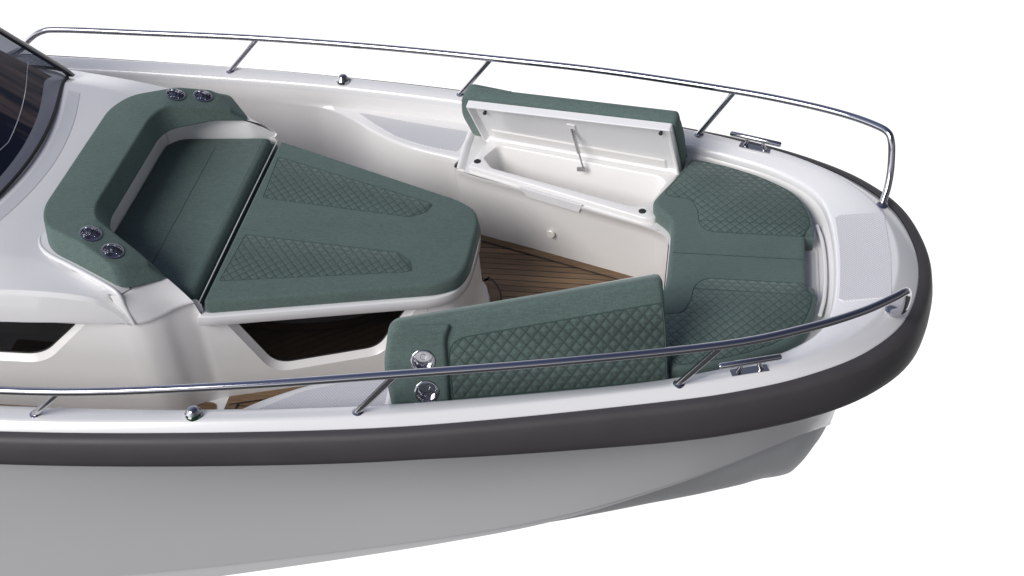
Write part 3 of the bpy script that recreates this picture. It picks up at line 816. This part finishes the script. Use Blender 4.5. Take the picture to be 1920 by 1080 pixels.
# ------------------------------------------------------------------ locker lids (hinged, standing open) and their cushions
def lidframe(s):
    HL = Vector((-1.275, 1.005, -.118)); HR = Vector((-.200, .765, -.118)); TL = Vector((-1.335, .905, .212)); TR = Vector((-.247, .555, .286))
    u = (HR-HL).normalized(); mid = (TL+TR)/2-(HL+HR)/2; w = (mid-u*mid.dot(u)).normalized(); n = w.cross(u)
    if n.y < 0: n = -n
    pt = lambda P: ((P-HL).dot(u), (P-HL).dot(w))
    f = lambda v: Vector((v.x, s*v.y, v.z))
    return f(HL), f(u), f(w), f(n), pt(TL), pt(TR), (HR-HL).length
def lid(s):
    O, u, w, n, tl, tr, L = lidframe(s)
    Mx = Matrix(((u.x, w.x, n.x, O.x), (u.y, w.y, n.y, O.y), (u.z, w.z, n.z, O.z), (0, 0, 0, 1)))
    out = roundpoly([(0, .0), (L, .0), (L+.012, .02), tr, tl, (-.012, .02)], [0, .01, .01, .012, .012, .01], 3)
    out = ccw([Vector(p) for p in out]); cl = lambda A: A+[A[0]]
    D = -.042
    r = lambda P, z: [Vector((p.x, p.y, z)) for p in P]
    V, F = join(fillpoly(r(out, 0)), strip([cl(r(out, 0)), cl(r(out, D+.004)), cl(r(offset(out, .004), D)), cl(r(offset(out, .012), D)), cl(r(offset(out, .018), D+.010)), cl(r(offset(out, .034), -.016))]), fillpoly(r(offset(out, .034), -.016)))
    o = bpart('locker_lid', ([Mx @ v for v in V], F), 'white', ang=40)
    T = lambda VF: ([Mx @ Vector(v) for v in VF[0]], VF[1])
    # raised inner field along the hinge and a stiffening pad
    pad = roundpoly([(.045, .03), (L-.06, .03), (L-.06, .115), (.045, .115)], .01, 3)
    sub('lid_liner', T((lambda VF: ([Vector((v.x, v.y, -v.z)) for v in VF[0]], VF[1]))(gridpatch(pad, lambda x, y: .017, lift=.006, edge=.010))), 'liner', o)
    for uu, vv in ((tl[0]+.095, tl[1]-.055), (tr[0]-.060, tr[1]-.065)):
        sub('rubber_stop', T(lathe([(0, -.036), (.009, -.036), (.011, -.030), (.008, -.024), (.008, -.014)], 16, (uu, vv, 0))), 'blackrub', o)
    # gas strut from lid to locker back edge
    top = Mx @ Vector((.545, .275, -.020)); bot = Vector((-.715, s*.760, -.135)); ax = (bot-top)
    sub('gas_strut', tube([top, top+ax*.60], .0095, 12), 'steel', o)
    sub('strut_rod', tube([top+ax*.58, bot], .0045, 10), 'chrome', o)
    sub('strut_bracket', T(boxv(.520, .565, .262, .305, -.022, -.0155)), 'white', o, ang=20)
    sub('strut_bracket', join(boxv(bot.x-.035, bot.x+.008, bot.y-.004 if s > 0 else bot.y-.002, bot.y+.002 if s > 0 else bot.y+.004, -.150, -.124), tube([bot+Vector((0, -.008, 0)), bot+Vector((0, .012, 0))], .008, 10)), 'steel', o)
    return o, Mx, tl, tr, L
def lid_cushion(s):
    o, Mx, tl, tr, L = lid(s)
    # cushion built in the lid's own frame (local x along hinge, y up the lid, z away from the lid)
    root = empty('seat_cushion'); root.matrix_world = Mx
    x0 = tl[0]-.080
    k = 1 if s > 0 else 1
    out = roundpoly([(x0+.02, -.03), (L+.010, -.03), (L+.030, .10), (tr[0]+.018, tr[1]+.012), (tl[0]-.035, tl[1]+.020), (x0, .17)], [.03, .02, .05, .03, .055, .06], 7)
    zt = lambda x, y: .080+.020*(1 if x < .19 else max(0, 1-(x-.19)/.05))*1.0
    P = [Vector(p) for p in out]
    # split the outline at the step so that the raised head part shows
    Q = []
    for i in range(len(P)):
        a = P[i]; b = P[(i+1) % len(P)]; Q.append(a)
        m = max(1, int((b-a).length/.02))
        for j in range(1, m): Q.append(a.lerp(b, j/m))
    V, F = dome(Q, lambda x, y: .082, lambda x, y: .002, r=.028, rb=.006)
    body = mesh('cushion_body', V, F, 'fab', root, ang=60)
    hd = roundpoly([(x0+.022, -.028), (.160, -.028), (.168, tl[1]-.06), (.20, tl[1]+.002), (tl[0]-.033, tl[1]+.018), (x0+.002, .17)], [.03, .025, .06, .03, .055, .06], 7)
    V, F = dome(hd, lambda x, y: .106, lambda x, y: .04, r=.024, rb=.004)
    head = mesh('head_section', V, F, 'fab', root, ang=60)
    # quilted centre
    slope = (tr[1]-tl[1])/(tr[0]-tl[0])
    qp = roundpoly([(.172, .0), (L+.014, .0), (L+.016, tr[1]*.5), (tr[0]+.010, tr[1]-.098), (.172, tl[1]-.082+slope*.1)], [.01, .01, .02, .01, .09], 6)
    qv = gridpatch(qp, lambda x, y: .082, lift=.004, edge=.006)
    q = mesh('quilted_panel', qv[0], qv[1], 'quilt', root, ang=60)
    pth = [Vector((p.x, p.y, .0835)) for p in qp]; tv = tube(pth+[pth[0]], .0028, 6, caps=False)
    mesh('piping_seam', tv[0], tv[1], 'seam', root, ang=80)
    cm = [Matrix.Translation((cx, cy, .106)) for cx, cy in ((.060, .195), (.062, .052))]
    cut(head, cm, .045, .058); cut(body, cm, .045, .062)
    for m_ in cm: cupholder(root, m_, .046, .056)
    return root
def cut(body, mats, r, depth):
    """bore round holes into a cushion body"""
    for Mx in mats:
        V, F = lathe([(r, -depth), (r, .05)], 32, M4=Mx)
        c = mesh('cutter', V, F, 'fab'); md = body.modifiers.new('cut', 'BOOLEAN'); md.operation = 'DIFFERENCE'; md.object = c; md.solver = 'EXACT'
        bpy.context.view_layer.update()
        c.matrix_world = body.matrix_world
        bpy.context.view_layer.update()
        me = bpy.data.meshes.new_from_object(body.evaluated_get(bpy.context.evaluated_depsgraph_get()))
        body.modifiers.clear()
        if len(me.polygons) > 20:
            old = body.data; body.data = me; bpy.data.meshes.remove(old)
            me.shade_smooth(); me.set_sharp_from_angle(angle=R(50))
        cm = c.data; bpy.data.objects.remove(c); bpy.data.meshes.remove(cm)
def cupholder(parent, Mx, r=.046, depth=.055):
    V, F = lathe([(r-.001, -.003), (r+.006, .0), (r+.0075, .003), (r+.004, .0052), (r, .0045), (r-.002, .0), (r-.003, -.004)], 36, M4=Mx); F = [f for f in F if len(f) == 4]
    h = mesh('cup_holder', V, F, 'chrome', parent, ang=50, recalc=False)
    # ribbed bowl
    V = []; F = []; seg = 48
    prof = [(r-.0015, .001), (r-.0025, -.004), (r-.0035, -depth*.5), (r-.0045, -depth*.92), (r-.008, -depth+.001), (.014, -depth+.001), (.012, -depth+.003), (0, -depth+.003)]
    for i, (q, z) in enumerate(prof):
        for k in range(seg):
            a = 2*math.pi*k/seg; rr = q-(.0022 if (k % 4 < 2 and 2 <= i <= 3) else 0)
            V.append(Mx @ Vector((rr*math.cos(a), rr*math.sin(a), z)))
    for i in range(len(prof)-1):
        for k in range(seg):
            a = i*seg+k; b = i*seg+(k+1) % seg; F.append((a, b, b+seg, a+seg))
    mesh('cup_bowl', V, F, 'cup', h, ang=40)
M['cup'] = simple('cup_holder_steel', (.58, .58, .61), .13, metal=1, noise=.35, nscale=60)
lc = lid_cushion(1)
setp(lc, 'green cushion on the far raised locker lid, mostly seen edge-on behind its white underside', 'cushion', 'cushions on the open locker lids')
lc = lid_cushion(-1)
setp(lc, 'green cushion with diamond quilting and two steel cup holders on the near raised lid', 'cushion', 'cushions on the open locker lids')

# ------------------------------------------------------------------ bow seat cushion
bw = empty('seat_cushion', (0, 0, KZ+.003))
setp(bw, 'curved green bow seat cushion with quilted sides and notched front edge', 'cushion')
wz = KZ+.003
def bz(x, y): return -.052
oh = [(-.213, 0), (-.214, .16), (-.222, .245), (-.250, .295), (-.300, .350), (-.318, .400), (-.300, .46), (-.205, .655), (-.150, .795), (.045, .742), (.20, .672), (.30, .610), (.385, .540), (.440, .450), (.470, .35), (.484, .262), (.478, .19), (.436, .186), (.436, 0)]
sm = [Vector((p.x, p.y)) for p in cr([(x, y, 0) for x, y in oh[:9]], 5)]+[Vector((p.x, p.y)) for p in cr([(x, y, 0) for x, y in oh[8:16]], 5)][1:]+[Vector(oh[16]), Vector(oh[17]), Vector(oh[18])]
full = sm+[Vector((p.x, -p.y)) for p in reversed(sm[1:-1])]
V, F = dome(full, bz, lambda x, y: KZ+.004, r=.028, rb=.006)
# front edge rolls down more softly
for v in V:
    if v.x < -.12 and abs(v.y) < .42:
        k = max(0, (-.12-v.x)/.12)
        pass
o = mesh('cushion_body', [v-Vector((0, 0, wz)) for v in V], F, 'fab', bw, ang=60)
def roll(x): return 0
for s in (1, -1):
    q = [(-.125, .430), (-.09, .335), (-.085, .255), (-.062, .205), (-.02, .175), (.415, .175), (.426, .182), (.462, .262), (.450, .345), (.420, .445), (.365, .528), (.285, .596), (.19, .655), (.04, .722), (-.135, .775), (-.185, .655), (-.268, .470), (-.225, .445)]
    P = roundpoly([(x, s*y) for x, y in q], .03, 4)
    Q = []
    for i in range(len(P)):
        a = Vector(P[i]); b = Vector(P[(i+1) % len(P)]); Q.append(a)
        m_ = max(1, int((b-a).length/.03))
        for j in range(1, m_): Q.append(a.lerp(b, j/m_))
    V, F = gridpatch(Q, lambda x, y: bz(x, y)+roll(x)*.6, lift=.004, edge=.005)
    mesh('quilted_panel', [v-Vector((0, 0, wz)) for v in V], F, 'quilt2', bw, ang=60)
    pth = [Vector((p.x, p.y, bz(p.x, p.y)+roll(p.x)*.6+.001-wz)) for p in Q]
    tv = tube(pth+[pth[0]], .0018, 6, caps=False); mesh('piping_seam', tv[0], tv[1], 'seam', bw, ang=80)
for y0, x0, x1 in ((0, -.195, .433), (.258, -.085, .478), (-.258, -.085, .478)):
    tv = tube([Vector((x, y0, bz(x, y0)+roll(x)*.9+.001-wz+(.003 if abs(y0) > .2 else 0))) for x in [x0+(x1-x0)*k/12 for k in range(13)]], .0018, 6)
    mesh('seam', tv[0], tv[1], 'seam', bw, ang=80)

# ------------------------------------------------------------------ sunpad
sp = empty('sunpad_cushion', (-1.8, 0, -.04))
setp(sp, 'wedge shaped green sunpad with two quilted strips on the centre console', 'cushion')
spo = Vector((-1.8, 0, -.04))
def sz(x, y): return lerp(x, [(-2.36, .046), (-1.15, -.062)])+.012*(1-(y/.6)**2 if abs(y) < .6 else 0)*0
h = [(-2.352, .668), (-2.30, .662), (-1.335, .352), (-1.225, .285), (-1.170, .17), (-1.152, .06)]
h = [(-2.352, .668), (-1.300, .338), (-1.205, .272), (-1.172, .17)]
P = roundpoly(h+[(x, -y) for x, y in reversed(h)], [.04, .05, .05, .05, .05, .05, .05, .04], 8)
V, F = dome(P, sz, lambda x, y: ctop(x)-.004, r=.020, rb=.006, batter=.008)
mesh('cushion_body', [v-spo for v in V], F, 'fab', sp, ang=60)
for s in (1, -1):
    q = [(-2.312, .505), (-2.292, .150), (-1.53, .140), (-1.455, .195), (-1.435, .262), (-1.47, .278)]
    q = roundpoly([(x, s*y) for x, y in q], [.01, .01, .02, .02, .01, .01], 4)
    V, F = gridpatch(q, sz, lift=.002, edge=.005); mesh('quilted_panel', [v-spo for v in V], F, 'quilt2', sp, ang=60)
    pth = [Vector((p.x, p.y, sz(p.x, p.y)+.001))-spo for p in q]; tv = tube(pth+[pth[0]], .0010, 6, caps=False)
    mesh('piping_seam', tv[0], tv[1], 'seam', sp, ang=80)

# ------------------------------------------------------------------ inner seat pad aft of the sunpad
st_ = empty('seat_cushion', (-2.65, 0, 0)); so = Vector((-2.65, 0, 0))
setp(st_, 'plain green seat pad between the wrap-around backrest and the sunpad', 'cushion')
h = [(-2.945, .40), (-2.935, .52), (-2.86, .585), (-2.47, .655), (-2.368, .652)]
P = roundpoly(h+[(x, -y) for x, y in reversed(h)], [.05, .07, .07, .05, .045, .045, .05, .07, .07, .05], 6)
V, F = dome(P, lambda x, y: .078+.03*min(1, max(0, (-2.6-x)/.3)), lambda x, y: -.03, r=.034, rb=.006, batter=.016, cuts=(-2.9, -2.75, -2.6))
V2, F2 = V, F
mesh('cushion_body', [v-so for v in V], F, 'fab', st_, ang=60)
tv = tube([Vector((-2.656, -.585+1.17*k/10, .0838)) for k in range(11)], .0015, 6)
mesh('seam', [v-so for v in tv[0]], tv[1], 'seam', st_, ang=80)
bpart('tray_lip', tube([(-2.363, -.662, .030), (-2.363, -.655, .036), (-2.362, 0, .040), (-2.363, .655, .036), (-2.363, .662, .030)], .0032, 8), 'liner')

# ------------------------------------------------------------------ wrap-around backrest
bk = empty('backrest_cushion', (-2.9, 0, .25)); bo = Vector((-2.9, 0, .25))
setp(bk, 'U shaped green backrest bolster with four steel cup holders in its arms', 'cushion')
def kt(x, y): return lerp(x, [(-3.14, .370), (-2.86, .362), (-2.65, .285), (-2.52, .222)])
def kb(x, y): return btop(x)+.001
def sampled(h, rad):
    """half outline -> full rounded outline with a fixed number of samples per edge"""
    P = h+[(x, -y) for x, y in reversed(h)]; n = len(P); R_ = list(rad)+list(reversed(rad)); out = []
    C_ = []
    for i in range(n):
        p = Vector(P[i]); a = Vector(P[i-1])-p; b = Vector(P[(i+1) % n])-p
        d = min(R_[i], a.length*.45, b.length*.45)
        A = p+a.normalized()*d; B = p+b.normalized()*d
        C_.append([A*(1-t)**2+p*2*t*(1-t)+B*t*t for t in [k/6 for k in range(7)]])
    for i in range(n):
        out += C_[i]; a = C_[i][-1]; b = C_[(i+1) % n][0]
        out += [a.lerp(b, k/10) for k in range(1, 10)]
    return out
hb = [(-3.148, .45), (-3.060, .612), (-2.640, .800), (-2.490, .650), (-2.835, .430), (-2.868, .34)]
ht = [(-3.150, .42), (-3.082, .558), (-2.688, .738), (-2.548, .628), (-2.862, .466), (-2.900, .37)]
PB = ccw(sampled(hb, [.10, .10, .035, .035, .07, .05])); PT = ccw(sampled(ht, [.10, .09, .045, .04, .07, .05]))
rings = [[Vector((p.x, p.y, kb(p.x, p.y))) for p in offset(PB, .006)], [Vector((p.x, p.y, kb(p.x, p.y)+.008)) for p in PB]]
rr_ = .016
for k in range(6):
    a_ = math.pi/2*k/5; q_ = offset(PT, rr_*(1-math.cos(a_)))
    rings.append([Vector((p.x, p.y, kt(p.x, p.y)-rr_*(1-math.sin(a_)))) for p in q_])
n_ = len(PB); V = [v for q in rings for v in q]; F = []
for i in range(len(rings)-1):
    for j_ in range(n_):
        a = i*n_+j_; b = i*n_+(j_+1) % n_; F.append((a, b, b+n_, a+n_))
_, tf = fillpoly(rings[-1]); k0_ = len(F); F += [tuple(i+(len(rings)-1)*n_ for i in f) for f in tf]; k1_ = len(F)
_, tf = fillpoly(rings[0]); F += [tuple(f)[::-1] for f in tf]
V, F = regrade((V, F), set(range(k0_, k1_)), kt, (-3.0, -2.86, -2.80, -2.73, -2.65, -2.58))
bbody = mesh('cushion_body', [v-bo for v in V], F, 'fab', bk, ang=50)
bc = []
sl = math.atan((.366-.288)/.21)
for s in (1, -1):
    for cx, cy in ((-2.842, .583), (-2.722, .645)):
        ang = sl if cx > -2.86 else 0
        bc.append(Matrix.Translation(Vector((cx, s*cy, kt(cx, 0)+.0015))-bo) @ Matrix.Rotation(ang, 4, 'Y'))
cut(bbody, bc, .042, .050)
for m_ in bc: cupholder(bk, m_, .043, .046)

# ------------------------------------------------------------------ camera
cam = bpy.data.cameras.new('camera'); co = bpy.data.objects.new('camera', cam); COL.objects.link(co)
cam.sensor_width = 36; cam.lens = 36*2500/1920; cam.clip_end = 500
Rm = ((.98731952, .05809635, -.14773279), (.14920436, -.65738554, .73863544), (-.05420538, -.75131156, -.65771781))
right = Vector((Rm[0][0], Rm[1][0], Rm[2][0])); down = Vector((Rm[0][1], Rm[1][1], Rm[2][1])); fwd = Vector((Rm[0][2], Rm[1][2], Rm[2][2]))
up = -down; bk_ = -fwd
co.matrix_world = Matrix(((right.x, up.x, bk_.x, 0), (right.y, up.y, bk_.y, -5), (right.z, up.z, bk_.z, 4.11), (0, 0, 0, 1)))
scn.camera = co

# ------------------------------------------------------------------ light
w = bpy.data.worlds.new('World'); scn.world = w; w.use_nodes = True; nt = w.node_tree
bg = nt.nodes['Background']
tc = N(nt, 'ShaderNodeTexCoord'); sp_ = N(nt, 'ShaderNodeSeparateXYZ'); nt.links.new(tc.outputs['Generated'], sp_.inputs[0])
up_ = N(nt, 'ShaderNodeValToRGB')     # upper half: bright haze at the horizon to deep blue overhead
els = up_.color_ramp.elements
els[0].position = 0; els[0].color = (.70, .70, .72, 1)
els[1].position = 1; els[1].color = (.045, .058, .12, 1)
e = els.new(.18); e.color = (.58, .58, .61, 1)
e = els.new(.45); e.color = (.17, .18, .22, 1)
nt.links.new(sp_.outputs[2], up_.inputs[0])
# lower half: plain white behind the boat, dimmed viewer-side to keep the hull dark
def mr(src, a, b):
    r = N(nt, 'ShaderNodeMapRange', interpolation_type='SMOOTHSTEP'); r.inputs[1].default_value = a; r.inputs[2].default_value = b
    nt.links.new(src, r.inputs[0]); return r.outputs[0]
hyp = mth(nt, 'SQRT', mth(nt, 'ADD', mth(nt, 'ADD', mth(nt, 'MULTIPLY', sp_.outputs[0], sp_.outputs[0]), mth(nt, 'MULTIPLY', sp_.outputs[1], sp_.outputs[1])), 1e-4))
back = mth(nt, 'MULTIPLY', mr(mth(nt, 'DIVIDE', sp_.outputs[1], hyp), .35, .6), mr(hyp, .3, .48))
side_ = mr(sp_.outputs[0], -.9, .7)
low = N(nt, 'ShaderNodeMix', data_type='RGBA'); low.inputs[6].default_value = (.09, .09, .09, 1); low.inputs[7].default_value = (1.02, 1.02, 1.02, 1)
nt.links.new(back, low.inputs[0])
isup = mr(sp_.outputs[2], -.06, .02)
fin = N(nt, 'ShaderNodeMix', data_type='RGBA'); nt.links.new(isup, fin.inputs[0]); nt.links.new(low.outputs[2], fin.inputs[6]); nt.links.new(up_.outputs[0], fin.inputs[7])
sd = N(nt, 'ShaderNodeMix', data_type='RGBA'); sd.inputs[6].default_value = (2.7, 2.7, 2.7, 1); sd.inputs[7].default_value = (.42, .42, .42, 1); nt.links.new(side_, sd.inputs[0])
ml = N(nt, 'ShaderNodeMix', data_type='RGBA', blend_type='MULTIPLY'); ml.inputs[0].default_value = 1; nt.links.new(up_.outputs[0], ml.inputs[6]); nt.links.new(sd.outputs[2], ml.inputs[7]); nt.links.new(ml.outputs[2], fin.inputs[7])
nt.links.new(fin.outputs[2], bg.inputs[0]); bg.inputs[1].default_value = 1.15

sun = bpy.data.lights.new('key_sun', 'SUN'); so_ = bpy.data.objects.new('key_sun', sun); COL.objects.link(so_)
sun.energy = 2.7; sun.angle = R(32); sun.color = (1, .97, .93)
d = Vector((-.48, -.60, .64)).normalized()
so_.rotation_euler = d.to_track_quat('Z', 'Y').to_euler()

scn.render.engine = 'CYCLES'
scn.view_settings.view_transform = 'Standard'; scn.view_settings.look = 'None'; scn.view_settings.exposure = 0; scn.view_settings.gamma = 1
scn.cycles.max_bounces = 8
